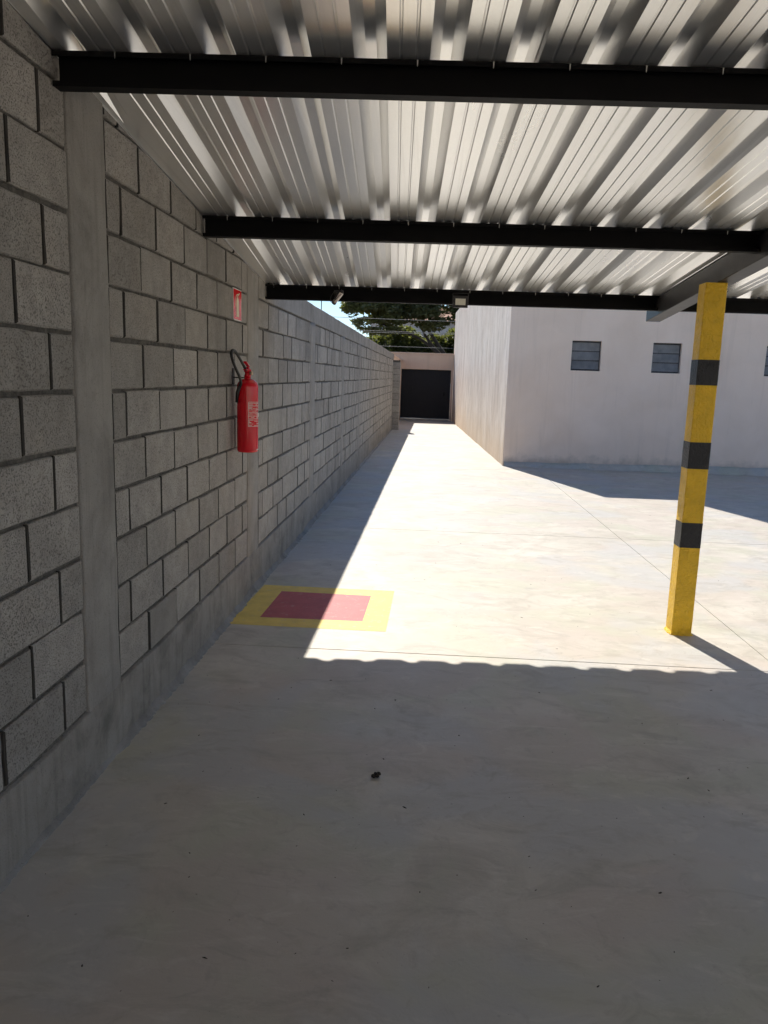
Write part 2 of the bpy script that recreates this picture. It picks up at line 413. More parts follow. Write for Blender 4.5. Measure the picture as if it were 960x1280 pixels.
for i in range(4, len(PIL)):
    bay(PIL[i][1], PIL[i+1][0] if i + 1 < len(PIL) else WEND, 9, PIL[i][1] + .36, True)
fo = far.build('block_courses', M_block, wall); fo['kind'] = 'stuff'
fo.data.materials.append(M_joint)
for ii, p in enumerate(fo.data.polygons):
    if ii % 25 < 24 and (ii % 25 % 12) in ENDS: p.material_index = 1
def nz(y, z, s=1.0, off=0.0): return mnoise.noise(Vector((y * s + off, z * s - off, off * .37)))
def sheet_z(y): return 2.58 - .109 * (y - 2.59)
# mortar bed behind the blocks
def mortar(y0, y1, z0, top, dy, dz):
    ny = max(2, int((y1 - y0) / dy)); nzz = max(2, int((2.3 - z0) / dz))
    v = []; f = []
    for i in range(ny + 1):
        y = y0 + (y1 - y0) * i / ny; zt = top(y)
        for k in range(nzz + 1):
            z = z0 + (zt - z0) * k / nzz
            v.append((WX - .0130 + .0070 * nz(y, z, 22) + .005 * nz(y, z, 55, 5), y, z))
    for i in range(ny):
        for k in range(nzz):
            a = i * (nzz + 1) + k; f.append((a, a + nzz + 1, a + nzz + 2, a + 1))
    mesh_obj('mortar', v, f, M_mortar, wall, True)
mortar(.28, 5.27, .28, lambda y: sheet_z(y) + .10, .014, .033)
mortar(5.58, 13.45, .28, lambda y: 2.11, .03, .05)
mortar(13.45, WEND, .28, lambda y: 2.11, .2, .2)
# solid core of the wall
core = MB()
core.hexa([(WX-.19, -9, -.5), (WX-.05, -9, -.5), (WX-.05, 5.6, -.5), (WX-.19, 5.6, -.5),
           (WX-.19, -9, sheet_z(-9)+.14), (WX-.05, -9, sheet_z(-9)+.14), (WX-.05, 5.6, sheet_z(5.6)+.14), (WX-.19, 5.6, sheet_z(5.6)+.14)])
core.box(WX-.19, WX-.05, 5.602, 33.0, -.5, 2.285)
core.build('wall_core', M_plinth, wall)
MB().hexa([(WX-.05, -9, -.4), (WX, -9, -.4), (WX, -.02, -.4), (WX-.05, -.02, -.4), (WX-.05, -9, sheet_z(-9)+.1), (WX, -9, sheet_z(-9)+.1), (WX, -.02, sheet_z(0)+.1), (WX-.05, -.02, sheet_z(0)+.1)]).build('rear_panel', M_pillar, wall)
# pillars: cast flush, ragged edges
def pillar(y0, y1, top):
    n = 40; v = []; f = []; z0 = .02; o = R_.uniform(0, 50)
    for k in range(n + 1):
        z = z0 + (top - z0) * k / n
        ja = .006 * nz(0, z, 7, o) + .003 * nz(1, z, 30, o); jb = .006 * nz(3, z, 7, o) + .003 * nz(4, z, 30, o)
        x = WX + .003 + .0025 * nz(2, z, 3, o)
        a, b = y0 + ja - .004, y1 + jb + .004
        v += [(WX - .05, a, z), (x - .005, a, z), (x, a + .007, z), (x, b - .007, z), (x - .005, b, z), (WX - .05, b, z)]
    for k in range(n):
        for i in range(5): q = k * 6 + i; f.append((q, q + 1, q + 7, q + 6))
    f.append(tuple(n * 6 + i for i in range(6)))
    mesh_obj('pillar', v, f, M_pillar, wall, True, origin=(WX, (y0+y1)/2, 0))
for i, (a, b) in enumerate(PIL):
    pillar(a, b, sheet_z((a+b)/2) + .10 if i < 3 else 2.108)
# bond beam on the open part
v = []; f = []; n = 260
for k in range(n + 1):
    y = 5.588 + (WEND - 5.588) * k / n; o = .0035 * nz(y, 0, 4, 3); t = .006 * nz(y, 1, 2.2, 8)
    v += [(WX-.05, y, 2.109), (WX+.003+o, y, 2.109 + .004*nz(y, 2, 9)), (WX+.003+o, y, 2.283+t), (WX-.004+o, y, 2.29+t), (WX-.195, y, 2.29+t), (WX-.195, y, 2.2)]
for k in range(n):
    for i in range(5): q = k*6+i; f.append((q, q+6, q+7, q+1))
f += [(0, 1, 2, 3, 4, 5), tuple(reversed([n*6+i for i in range(6)]))]
recalc(mesh_obj('bond_beam', v, f, M_pillar, wall))
# plinth and the mortar left along its foot
v = []; f = []; n = 900; Y0, Y1 = .0, WEND
for k in range(n + 1):
    y = Y0 + (Y1 - Y0) * k / n; zt = .292 + .006 * nz(y, 0, 3, 2) - (.05 * max(0, nz(y, 3, 2.2, 7)) if y < 2.7 else 0)
    o = .0025 * nz(y, 0, 5, 11); o2 = .004 * nz(y, 1, 5, 12)
    v += [(WX-.05, y, zt), (WX+.002+o, y, zt), (WX+.006+o, y, zt-.008), (WX+.007+o2, y, .15), (WX+.006+o2, y, zf(y)-.03)]
for k in range(n):
    for i in range(4): q = k*5+i; f.append((q, q+1, q+6, q+5))
recalc(mesh_obj('plinth', v, f, M_plinth, wall, True))
v = []; f = []; n = 1500
for k in range(n + 1):
    y = Y0 + (Y1 - Y0) * k / n
    w = .022 + .012 * nz(y, 0, 3.1, 21) + .012 * nz(y, 0, 23, 22) + .010 * nz(y, 0, 70, 23)
    h = .035 + .022 * nz(y, 0, 4, 31) + .014 * nz(y, 0, 19, 32)
    if y < 2.9: w *= .45; h *= .5
    v += [(WX-.01, y, zf(y)+h+.004), (WX+.010, y, zf(y)+h), (WX+.010+w*.4, y, zf(y)+h*.45+.004*nz(y, 5, 40)), (WX+.012+w, y, zf(y)+.003), (WX+.013+w, y, zf(y)-.02)]
for k in range(n):
    for i in range(4): q = k*5+i; f.append((q, q+1, q+6, q+5))
recalc(mesh_obj('foot_mortar', v, f, M_foot, wall, True))

# the thicker stub post where the wall stops
sp = empty('wall_end_post', (-1.12, 25.45, zf(25.4)), 'squat grey block post projecting at the far end of the block wall', 'post')
for k in range(11):
    j = R_.uniform(-.004, .004)
    bevel(MB().box(WX-.02+j, -1.02+j, 25.31, 25.62, zf(25.4)+.2*k-.02, zf(25.4)+.2*k+.17).build('block', M_block, sp), .006, 1)
MB().box(WX-.01, -1.032, 25.32, 25.61, zf(25.4)-.05, 2.09).build('mortar', M_mortar, sp)
gw = empty('gate_side_wall', (-1.3, 29, zf(29)), 'beige plastered wall between the grey stub post and the black gate', 'wall')
MB().box(-1.5, -1.252, 25.64, 32.40, -.5, 2.2).build('wall_body', M_pink, gw)
MB().box(-1.52, -1.235, 25.66, 32.38, 2.202, 2.25).build('coping', M_pink, gw)

# ------------------------------------------------------------------ carport roof (its grid is turned a little from the wall)
AL = math.radians(2.5); CA, SA = math.cos(AL), math.sin(AL)
def RP(u, v, z): return (WX + u * CA - v * SA, 2.59 + u * SA + v * CA, z)
def rz(v): return 2.58 - .109 * v
roof = empty('carport_roof', RP(2, -2, rz(-2)), 'galvanised trapezoidal sheet carport roof on black steel purlins', 'carport')
PITCH = .24; U0 = .539; VE = 3.555; VB = -4.9; UMAX = 5.2
half = PITCH / 2
#            u offset from rib centre, height
prof1 = [(-.0175, .040), (.0175, .040), (.052, .0), (.090, .0), (.0935, .0032), (.0975, .0032), (.101, .0), (.1395, .0), (.143, .0032), (.147, .0032), (.1505, .0), (.188, .0)]
def sheet(i):
    pr = []
    for r in range(4):
        for a, b in prof1: pr.append((U0 + (i*4 + r) * PITCH + a, b))
    r = 4
    pr += [(U0 + (i*4+4)*PITCH - .0175, .0385), (U0 + (i*4+4)*PITCH + .0175, .0385), (U0 + (i*4+4)*PITCH + .040, .0105)]
    vs = [VE + R_.uniform(-.012, .012)] + [VE - .25 - k * .55 for k in range(9)] + [VB]
    lay = .0012 * (i % 2); ph = R_.uniform(0, 40)
    v = []; f = []; T = .0011
    for side in range(2):
        for w in vs:
            for (u, h) in pr:
                p = list(RP(u, w, rz(w) + .003 + h + lay + side * T + .0016 * nz(u, w, 1.7, ph)))
                
                if p[0] < WX + .075: p[2] -= h
                p[0] = max(p[0], WX + .002); v.append(tuple(p))
    m = len(pr); nn = len(vs); S = m * nn
    for a in range(nn - 1):
        for b in range(m - 1):
            q = a*m+b; f.append((q, q+1, q+m+1, q+m)); f.append((S+q, S+q+m, S+q+m+1, S+q+1))
    for b in range(m - 1): f.append((b, S+b, S+b+1, b+1))
    for a in range(nn - 1):
        q = a*m+m-1; f.append((q, S+q, S+q+m, q+m))
    mesh_obj('roof_sheet', v, f, M_sheet, roof, origin=RP(U0 + i*.96 + .5, 0, rz(0)))
for i in range(-2, 5): sheet(i)
# C purlins, open towards the camera, butted against the rafter
UR0, UR1 = 3.03, 3.14
scr_me = None
def purlin(vc, ua, ub, screws=True):
    top = rz(vc - .025) - .004; H, B, t, lip = .105, .052, .003, .016
    pf = [(0, 0), (B, 0), (B, -H), (0, -H), (0, -H+lip), (t, -H+lip), (t, -H+t), (B-t, -H+t), (B-t, -t), (t, -t), (t, -lip), (0, -lip)]
    v = []; f = []
    for u in (ua, ub):
        for (b, h) in pf:
            p = list(RP(u, vc - B/2 + b, top + h)); p[0] = max(p[0], WX + .004); v.append(tuple(p))
    n = len(pf)
    for i in range(n): f.append((i, (i+1) % n, n+(i+1) % n, n+i))
    f += [(0, 1, 2, 8, 9), ]  # simple end webs
    o = recalc(mesh_obj('purlin', v, f, M_steel, roof, origin=RP((ua+ub)/2, vc, top)))
    if screws:
        k = math.ceil((ua - U0) / PITCH)
        while U0 + (k + .5) * PITCH < ub:
            u = U0 + (k + .62) * PITCH
            if ua + .05 < u < ub - .03:
                p = RP(u, vc - B/2 - .0045, top)
                MB().tube([(p[0], p[1], top - .002), (p[0], p[1], top - .022)], [.0024, .0012], 6).build('screw', M_screw, o)
            k += 1
PV = [.03, 1.665, 3.24]
for vc in PV:
    purlin(vc, .0, UR0 + .02); purlin(vc, UR1 - .02, UMAX, False)
for vc in (-1.6, -3.2, -4.75):
    purlin(vc, .0, UR0 - .003, False); purlin(vc, UR1 + .003, UMAX, False)
def rb(v): return 2.059 + .105 * (3.48 - v)
def rafter(u0, u1):
    v = []
    for dz in (0, 1):
        for (u, w) in ((u0, VB), (u1, VB), (u1, 3.48), (u0, 3.48)):
            v.append(RP(u, w, rb(w) if dz == 0 else rz(w) - .012))
    mb = MB().hexa(v); o = mb.build('rafter', M_rafter, roof, origin=RP((u0+u1)/2, -2, rb(-2))); recalc(o); bevel(o, .004, 2)
rafter(UR0, UR1)

# ------------------------------------------------------------------ striped post under the rafter
def post(px, py, top, label, name='carport_post'):
    s = .127; z0 = zf(py)
    t = empty(name, (px, py, z0), label, 'post', None)
    bz = [(1.591, 1.743), (1.078, 1.243), (.577, .737)]
    seg = []; z = z0 - .02
    for a, b in sorted(bz): seg += [(z, a, 0), (a, b, 1)]; z = b
    seg.append((z, top, 0))
    for a, b, k in seg:
        nn = max(2, int((b - a) / .03)); v = []; f = []
        e = .0012 if k else 0
        for i in range(nn + 1):
            zz = a + (b - a) * i / nn
            for cx, cy in ((-1, -1), (1, -1), (1, 1), (-1, 1)):
                for ex, ey in (((1, 0), (0, 1)) if cx * cy < 0 else ((0, 1), (1, 0))):
                    q = .004
                    v.append((px + cx*(s/2+e) - cx*q*ex + .0012*nz(cx*3+ex, zz, 14, 3), py + cy*(s/2+e) - cy*q*ey + .0012*nz(cy*3+ey, zz, 14, 9), zz))
        m = 8
        for i in range(nn):
            for j in range(m): f.append((i*m+j, i*m+(j+1) % m, (i+1)*m+(j+1) % m, (i+1)*m+j))
        f += [tuple(reversed(range(m))), tuple(nn*m+j for j in range(m))]
        mesh_obj('black_band' if k else 'yellow_band', v, f, M_blackp if k else M_yellow, t, origin=(px, py, a))
    # paint and mortar lump left round the foot
    v = []; f = []; k = 36
    for i in range(k):
        a = 2*math.pi*i/k; q = max(abs(math.cos(a)), abs(math.sin(a))); e0 = s/2/q
        o1 = .006 + .004*nz(math.cos(a)*2, math.sin(a)*2, 2, 4); o2 = .016 + .011*nz(math.cos(a)*3, math.sin(a)*3, 2, 9)
        for d, z in ((-.002, .022 + .010*nz(math.cos(a)*3, math.sin(a)*3, 1.5, 2)), (o1, .010), (o2, .0012), (o2, -.02)):
            v.append((px + (e0+d)*math.cos(a), py + (e0+d)*math.sin(a), z0 + z))
    for i in range(k):
        for c in range(3): q = i*4+c; w = ((i+1) % k)*4+c; f.append((q, w, w+1, q+1))
    recalc(mesh_obj('foot_collar', v, f, M_yellow, t, True, origin=(px, py, z0)))
    return t
post(1.672, 4.925, rb(2.18) - .001, 'yellow square post with three black bands holding up the dark rafter')

# ------------------------------------------------------------------ floor marking under the extinguisher
fm = empty('floor_marking', (-.73, 5.1, zf(5.1)), 'yellow bordered red square painted on the concrete below the fire extinguisher', 'floor marking')
def fp(x, y, d=.0012): return (x, y, zf(y) + d)
YC = [(-1.235, 4.64), (-.223, 4.64), (-.215, 5.60), (-1.203, 5.61)]
RC = [(-1.062, 4.81), (-.387, 4.825), (-.378, 5.44), (-1.042, 5.455)]
def quadring(A, B): return [fp(*p) for p in A] + [fp(*p) for p in B], [(i, (i+1) % 4, 4+(i+1) % 4, 4+i) for i in range(4)]
v, f = quadring(YC, RC); mesh_obj('yellow_border', v, f, M_fyel, fm, origin=(-.73, 5.1, 0))
mesh_obj('red_panel', [fp(*p) for p in RC], [(0, 1, 2, 3)], M_fred, fm, origin=(-.73, 5.1, 0))

# ------------------------------------------------------------------ fire extinguisher
EX, EY, EZ = -1.155, 4.86, 1.082
fe = empty('fire_extinguisher', (EX, EY, EZ), 'red fire extinguisher with black hose hung on the block wall', 'fire extinguisher')
r = .0665; H = .475
prof = [(.045, 0), (r-.006, .002), (r-.001, .010), (r, .02), (r, H-.065)]
for k in range(1, 8):
    a = k / 8 * math.pi / 2; prof.append((.020 + (r-.020) * math.cos(a), H-.065 + .05 * math.sin(a)))
prof += [(.020, H-.012), (.020, H)]
MB().lathe((EX, EY, EZ), prof, 36).build('cylinder', M_red, fe, True)
# label print wrapped on the side that faces the yard
def wrap(a0, a1, z0, z1, rr_, n=6):
    v = []; f = []
    for k in range(n + 1):
        a = a0 + (a1 - a0) * k / n
        for z in (z0, z1): v.append((EX + rr_ * math.cos(a), EY + rr_ * math.sin(a), EZ + z))
    for k in range(n): f.append((k*2, k*2+2, k*2+3, k*2+1))
    return v, f
A0, A1 = math.radians(-72), math.radians(38)
lab = MB()
rl = r + .0009
for z in (.172, .182, .19, .198, .206, .222, .23, .238, .246, .262, .27, .278, .286, .30, .31):
    a = A0
    while a < A1:
        w = R_.uniform(.10, .5); b = min(a + w, A1)
        if R_.random() < .82: lab.add(*wrap(a, b, z, z + R_.choice((.0016, .0022, .003)), rl))
        a = b + R_.uniform(.02, .06)
for z in (.166, .214, .254, .294, .318): lab.add(*wrap(A0, A1, z, z + .0022, rl))
for a in (A0, math.radians(-18), A1): lab.add(*wrap(a - .012, a + .012, .166, .320, rl, 1))
lab.add(*wrap(math.radians(-8), math.radians(22), .226, .252, rl + .0003))
lab.build('printed_label', M_white, fe)
MB().add(*wrap(math.radians(-20), math.radians(40), .018, .023, rl)).build('base_stripe', M_white, fe)
vz = EZ + H
MB().lathe((EX, EY, vz - .002), [(.021, 0), (.021, .014), (.017, .016), (.017, .030), (.023, .032), (.023, .046), (.014, .05), (.012, .062)], 20).build('valve', M_red, fe, True)
MB().lathe((EX + .026, EY - .012, vz + .022), [(.003, -.011), (.011, -.010), (.012, 0), (.011, .010), (.003, .011)], 14).build('pressure_gauge', M_brass, fe, True)
h1 = MB().hexa([(EX-.011, EY+.02, vz+.046), (EX+.011, EY+.02, vz+.046), (EX+.011, EY-.075, vz+.040), (EX-.011, EY-.075, vz+.040), (EX-.011, EY+.02, vz+.051), (EX+.011, EY+.02, vz+.051), (EX+.011, EY-.075, vz+.045), (EX-.011, EY-.075, vz+.045)])
recalc(h1.build('carry_handle', M_red, fe))
h2 = MB().hexa([(EX-.010, EY+.022, vz+.060), (EX+.010, EY+.022, vz+.060), (EX+.010, EY-.070, vz+.088), (EX-.010, EY-.070, vz+.088), (EX-.010, EY+.022, vz+.066), (EX+.010, EY+.022, vz+.066), (EX+.010, EY-.070, vz+.094), (EX-.010, EY-.070, vz+.094)])
recalc(h2.build('squeeze_lever', M_red, fe))
def spline(pts, n=8):
    pts = [Vector(p) for p in pts]; out = []
    P = [pts[0]*2-pts[1]] + pts + [pts[-1]*2-pts[-2]]
    for i in range(1, len(P)-2):
        for k in range(n):
            t = k / n; a, b, c, d = P[i-1], P[i], P[i+1], P[i+2]
            out.append(.5*((2*b) + (c-a)*t + (2*a-5*b+4*c-d)*t*t + (3*b-a-3*c+d)*t**3))
    out.append(pts[-1]); return out
hose = [(EX, EY+.015, vz+.03), (EX-.005, EY-.03, vz+.045), (EX-.02, EY-.10, vz+.10), (EX-.035, EY-.175, vz+.150), (EX-.042, EY-.225, vz+.150), (EX-.040, EY-.235, vz+.115), (EX-.030, EY-.20, vz+.06), (EX-.015, EY-.15, vz-.0), (EX-.018, EY-.10, vz-.035), (EX-.03, EY-.06, vz-.05)]
MB().tube(spline(hose), .0085, 10).build('hose', M_rubber, fe, True)
MB().tube([(EX-.03, EY-.062, vz-.045), (EX-.05, EY-.058, vz-.10), (EX-.058, EY-.050, vz-.16)], [.011, .012, .009], 12).build('nozzle', M_rubber, fe, True)
br = MB().box(WX+.002, WX+.005, EY-.02, EY+.02, vz-.05, vz+.05).box(WX+.004, EX-.016, EY-.012, EY+.012, vz-.010, vz-.004)
br.build('wall_bracket', M_steel, fe)

# ------------------------------------------------------------------ sign above it
sg = empty('extinguisher_sign', (WX+.005, 4.962, 2.0), 'small red square fire extinguisher sign with white edge on the block wall', 'sign')
sy0, sy1, sz0, sz1 = 4.858, 5.066, 1.905, 2.098; sx = WX + .007
MB().box(WX+.002, sx, sy0, sy1, sz0, sz1).build('plate', M_white, sg)
e = .005
MB().box(sx+.0002, sx+.0010, sy0+e, sy1-e, sz0+e, sz1-e).build('red_field', M_signred, sg)
def flat(poly, x, name, mat):
    mesh_obj(name, [(x, sy0 + (sy1-sy0)*a, sz0 + (sz1-sz0)*b) for a, b in poly], [tuple(range(len(poly)))], mat, sg)
X1 = sx + .0016
flat([(.36, .12), (.64, .12), (.64, .62), (.60, .69), (.55, .72), (.55, .78), (.45, .78), (.45, .72), (.40, .69), (.36, .62)], X1, 'pictogram_cylinder', M_signcream)
flat([(.42, .795), (.60, .795), (.74, .87), (.72, .90), (.55, .84), (.42, .84)], X1, 'pictogram_lever', M_signcream)
flat([(.40, .80), (.40, .83), (.30, .78), (.26, .66), (.25, .42), (.29, .42), (.30, .64), (.33, .75)], X1, 'pictogram_hose', M_signcream)

# ------------------------------------------------------------------ security camera and floodlight on the front purlin
cx, cy, cz = -.700, 5.765, 2.142
sec = empty('security_camera', (cx, cy, cz), 'small white and black bullet security camera hung on the front purlin', 'security camera')
MB().tube([(cx-.01, cy+.035, cz+.025), (cx-.01, cy+.012, cz+.025)], .028, 18).build('mount_plate', M_blk, sec, True)
MB().tube(spline([(cx-.01, cy+.01, cz+.025), (cx-.008, cy-.012, cz+.024), (cx, cy-.02, cz+.008)], 5), .009, 10).build('arm', M_blk, sec, True)
bd = Vector((.55, -.2, .62)).normalized(); bc = Vector((cx, cy-.022, cz-.004))
bdir = Vector((-.42, .35, -.45)).normalized()
MB().tube([bc - bdir*.050, bc - bdir*.045, bc + bdir*.045], [.012, .016, .016], 18).build('body', M_cw, sec, True)
MB().tube([bc + bdir*.0455, bc + bdir*.062], [.0175, .0175], 18).build('lens_hood', M_blk, sec, True)
MB().tube([bc - bdir*.056 + Vector((0, 0, .006)), bc + bdir*.03 + Vector((0, 0, .006))], [.014, .018], 18).build('sunshield', M_blk, sec, True)
MB().tube(spline([bc - bdir*.05, bc - bdir*.065 + Vector((-.02, 0, -.03)), bc + Vector((-.045, 0, -.035)), bc + Vector((-.055, .01, 0)), (cx-.03, cy+.02, cz+.05)], 6), .0028, 6).build('cable', M_blk, sec, True)
lx, ly, lz = .186, 5.775, 2.130
fl = empty('floodlight', (lx, ly, lz), 'small square black floodlight with pale lens hung on the front purlin', 'floodlight')
bevel(MB().box(lx-.052, lx+.052, ly-.012, ly+.018, lz-.040, lz+.040).build('housing', M_blk, fl), .006, 2)
fr = MB()
for a in ((lx-.053, lx+.053, lz-.041, lz-.023), (lx-.053, lx+.053, lz+.023, lz+.041), (lx-.053, lx-.037, lz-.0228, lz+.0228), (lx+.037, lx+.053, lz-.0228, lz+.0228)):
    fr.box(a[0], a[1], ly-.019, ly-.0125, a[2], a[3])
fr.build('front_frame', M_blk, fl)
MB().box(lx-.0365, lx+.0365, ly-.0165, ly-.0130, lz-.0225, lz+.0225).build('lens', M_lens, fl)
MB().box(lx-.058, lx-.054, ly-.004, ly+.006, lz-.012, lz+.060).box(lx+.054, lx+.058, ly-.004, ly+.006, lz-.012, lz+.060).box(lx-.058, lx+.058, ly-.004, ly+.006, lz+.0605, lz+.064).build('bracket', M_blk, fl)

# ------------------------------------------------------------------ building on the right
BX, BY = 1.45, 15.1; BH = 4.22
bld = empty('building', (6, 20, zf(15)), 'pale plastered building with three small louvre windows across the yard', 'building')
WIN = [(2.632, 3.182), (4.140, 4.672), (6.222, 6.760), (8.30, 8.84), (10.4, 10.94)]; WZ0, WZ1 = 1.795, 2.352
xs = sorted([BX] + [a for w in WIN for a in w] + [13.0]); zs = [-.4, WZ0, WZ1, BH]; D = .14
fw = MB()
for i in range(len(xs)-1):
    for k in range(3):
        a, b, c, d = xs[i], xs[i+1], zs[k], zs[k+1]
        hole = k == 1 and any(abs(a-w[0]) < 1e-6 for w in WIN)
        if not hole: fw.add([(a, BY, c), (b, BY, c), (b, BY, d), (a, BY, d)], [(0, 1, 2, 3)])
        else: fw.add([(a, BY, c), (b, BY, c), (b, BY, d), (a, BY, d), (a, BY+D, c), (b, BY+D, c), (b, BY+D, d), (a, BY+D, d)], [(0, 4, 5, 1), (1, 5, 6, 2), (2, 6, 7, 3), (3, 7, 4, 0)])
fw.add([(BX, BY, BH), (13, BY, BH), (13, BY+.2, BH), (BX, BY+.2, BH)], [(0, 1, 2, 3)])
fw.build('front_wall', M_front, bld)
def sidex(y): return BX - .0317 * (y - BY)
Ye = 32.9
# trowelled side wall with an uneven surface and foot
v = []; f = []; ny, nzz = 150, 30
for i in range(ny + 1):
    y = BY + (Ye - BY) * i / ny
    for k in range(nzz + 1):
        z = -.4 + (BH + .4) * k / nzz
        v.append((sidex(y) + (.010 * nz(y, z * .35, 1.1, 4) if i else 0), y, z))
for i in range(ny):
    for k in range(nzz): q = i*(nzz+1)+k; f.append((q, q+nzz+1, q+nzz+2, q+1)[::-1])
mesh_obj('side_wall', v, f, M_side, bld, True)
MB().add([(BX, BY+.2, BH), (13, BY+.2, BH), (13, Ye, BH), (sidex(Ye), Ye, BH), (BX, BY+.2, BH-.02)], [(0, 1, 2, 3)]).build('roof_slab', M_front, bld)
MB().box(2.55, 5.2, BY+.005, 18, BH+.01, 7.4).build('upper_storey', M_front, bld)
MB().box(BX+.3, 12.9, BY+D+.12, BY+D+.16, -.3, BH-.1).build('room_shade_sheet', M_dark, bld)  # near-black sheet standing in for the unlit room behind the windows
for (a, b) in WIN[:3]:
    w = MB(); t = .018; y0, y1 = BY+.080, BY+.110
    w.box(a+.003, b-.003, y0, y1, WZ0+.003, WZ0+t).box(a+.003, b-.003, y0, y1, WZ1-t, WZ1-.003).box(a+.003, a+t, y0, y1, WZ0+t, WZ1-t).box(b-t, b-.003, y0, y1, WZ0+t, WZ1-t)
    hh = (WZ1-WZ0-2*t)/3
    for k in (1, 2): w.box(a+t, b-t, y0+.004, y1-.004, WZ0+t+k*hh-.009, WZ0+t+k*hh+.009)
    wo_ = w.build('window', M_frame, bld)
    for k in range(3):
        z0 = WZ0+t+k*hh+.010; z1 = z0+hh-.02; tl = (.035, .022, .010)[k]
        MB().hexa([(a+t+.002, y0-tl+.010, z0), (b-t-.002, y0-tl+.010, z0), (b-t-.002, y0-tl+.015, z0), (a+t+.002, y0-tl+.015, z0), (a+t+.002, y0+.012, z1), (b-t-.002, y0+.012, z1), (b-t-.002, y0+.017, z1), (a+t+.002, y0+.017, z1)]).build('pane', M_glass, wo_)
# mortar fillet along the foot of the facade
v = []; f = []; n = 300
for k in range(n + 1):
    x = BX + .02 + (13 - BX) * k / n
    h = .082 + .012 * min(x - BX, 6) + .016 * nz(x, 0, 2.1, 4) + .008 * nz(x, 0, 7, 6); w = .10 + .03 * nz(x, 0, 2.7, 9)
    v += [(x, BY-.002, zf(BY)+h), (x, BY-.02, zf(BY)+h), (x, BY-.02-w*.5, zf(BY)+h*.55), (x, BY-.02-w, zf(BY)+.004), (x, BY-.02-w, zf(BY)-.05)]
for k in range(n):
    for i in range(4): q = k*5+i; f.append((q, q+5, q+6, q+1))
recalc(mesh_obj('foot_mortar', v, f, M_floor, bld, True))

# ------------------------------------------------------------------ gate at the end of the passage
GY = 32.5; gz = zf(GY)
gp = empty('gate_portal', (-.2, GY, gz), 'beige plastered lintel and jambs framing the black gate', 'gate frame')
bevel(MB().box(-1.75, .890, GY-.10, GY+.12, 1.885, 2.50).build('lintel', M_pink, gp), .008, 1)
bevel(MB().box(-1.78, .888, GY-.13, GY+.15, 2.502, 2.562).build('coping', M_pink, gp), .006, 1)
MB().box(-1.56, -1.315, GY-.098, GY+.118, gz-.3, 1.884).build('jamb', M_pink, gp)
MB().box(.80, .886, GY-.098, GY+.118, gz-.3, 1.884).build('jamb', M_pink, gp)
gt = empty('gate', (-.2, GY, gz), 'black sheet metal gate closing the end of the passage', 'gate')
nb = 12; gx0, gx1 = -1.305, .79
for k in range(nb):
    a = gx0 + (gx1-gx0)*k/nb; b = gx0 + (gx1-gx0)*(k+1)/nb
    bevel(MB().box(a+.0012, b-.0012, GY+.02, GY+.035, gz+.09, 1.872).build('board', M_gate, gt), .001, 1)
MB().box(gx0, gx1, GY+.036, GY+.066, gz+.08, gz+.14).box(gx0, gx1, GY+.036, GY+.066, 1.80, 1.87).box(gx0, gx0+.05, GY+.036, GY+.066, gz+.141, 1.799).box(gx1-.05, gx1, GY+.036, GY+.066, gz+.141, 1.799).build('frame', M_gate, gt)
MB().box(gx0, gx1, GY-.04, GY+.07, gz+.002, gz+.06).build('bottom_rail', M_rail, gt)
MB().box(gx0, gx1, GY+.0665, GY+.072, gz+.08, 1.875).build('backing_sheet', M_gate, gt)
MB().box(.52, .56, GY-.005, GY+.018, .82, .98).build('handle', M_steel, gt)

# ------------------------------------------------------------------ beyond the gate: trees, house, wires
def crown(name, mat, parent, blobs, count, size, seed):
    r = random.Random(seed); v = []; f = []
    tot = sum(b[3]**2 for b in blobs)
    for (bx, by, bz, br_) in blobs:
        for _ in range(int(count * br_**2 / tot)):
            d = Vector((r.gauss(0, 1), r.gauss(0, 1), r.gauss(0, 1))).normalized() * br_ * (r.random() ** .42)
            d.z *= .72; c = Vector((bx, by, bz)) + d
            if nz(c.x + c.y * .5, c.z, 2.0, seed) < -.2: continue
            s = size * r.uniform(.6, 1.35)
            a = Vector((r.gauss(0, 1), r.gauss(0, 1), r.gauss(0, .6))).normalized(); b = a.cross(Vector((r.gauss(0, 1), r.gauss(0, 1), r.gauss(0, 1)))).normalized()
            q = len(v)
            v += [tuple(c - a*s), tuple(c + b*s*.42 - a*s*.1), tuple(c + a*s), tuple(c - b*s*.42 - a*s*.1)]
            f.append((q, q+1, q+2, q+3))
    return mesh_obj(name, v, f, mat, parent)
def tree(name, base, label, limbs, blobs, count, size, mat, seed, rad=.24):
    t = empty(name, base, label, 'tree', 'trees beyond the gate')
    b = Vector(base); mb = MB(); r = random.Random(seed)
    top = b + Vector((r.uniform(-.3, .3), 0, limbs[0][2] * .45))
    mb.tube(spline([b, b + (top-b)*.5 + Vector((.12, 0, 0)), top], 5), [rad*(1-.4*k/10) for k in range(11)], 10)
    for L in limbs:
        e = b + Vector(L); m = top.lerp(e, .5) + Vector((r.uniform(-.4, .4), r.uniform(-.4, .4), r.uniform(-.1, .5)))
        mb.tube(spline([top, m, e], 6), [rad*.6*(1-.85*k/12) for k in range(13)], 7)
        for _ in range(3):
            s = m.lerp(e, r.random()); mb.tube([s, s + Vector((r.uniform(-1.2, 1.2), r.uniform(-1, 1), r.uniform(.1, 1.0)))], [.05, .012], 5)
    mb.build('trunk', M_bark, t, True)
    crown('crown', mat, t, blobs, count, size, seed)
    return t
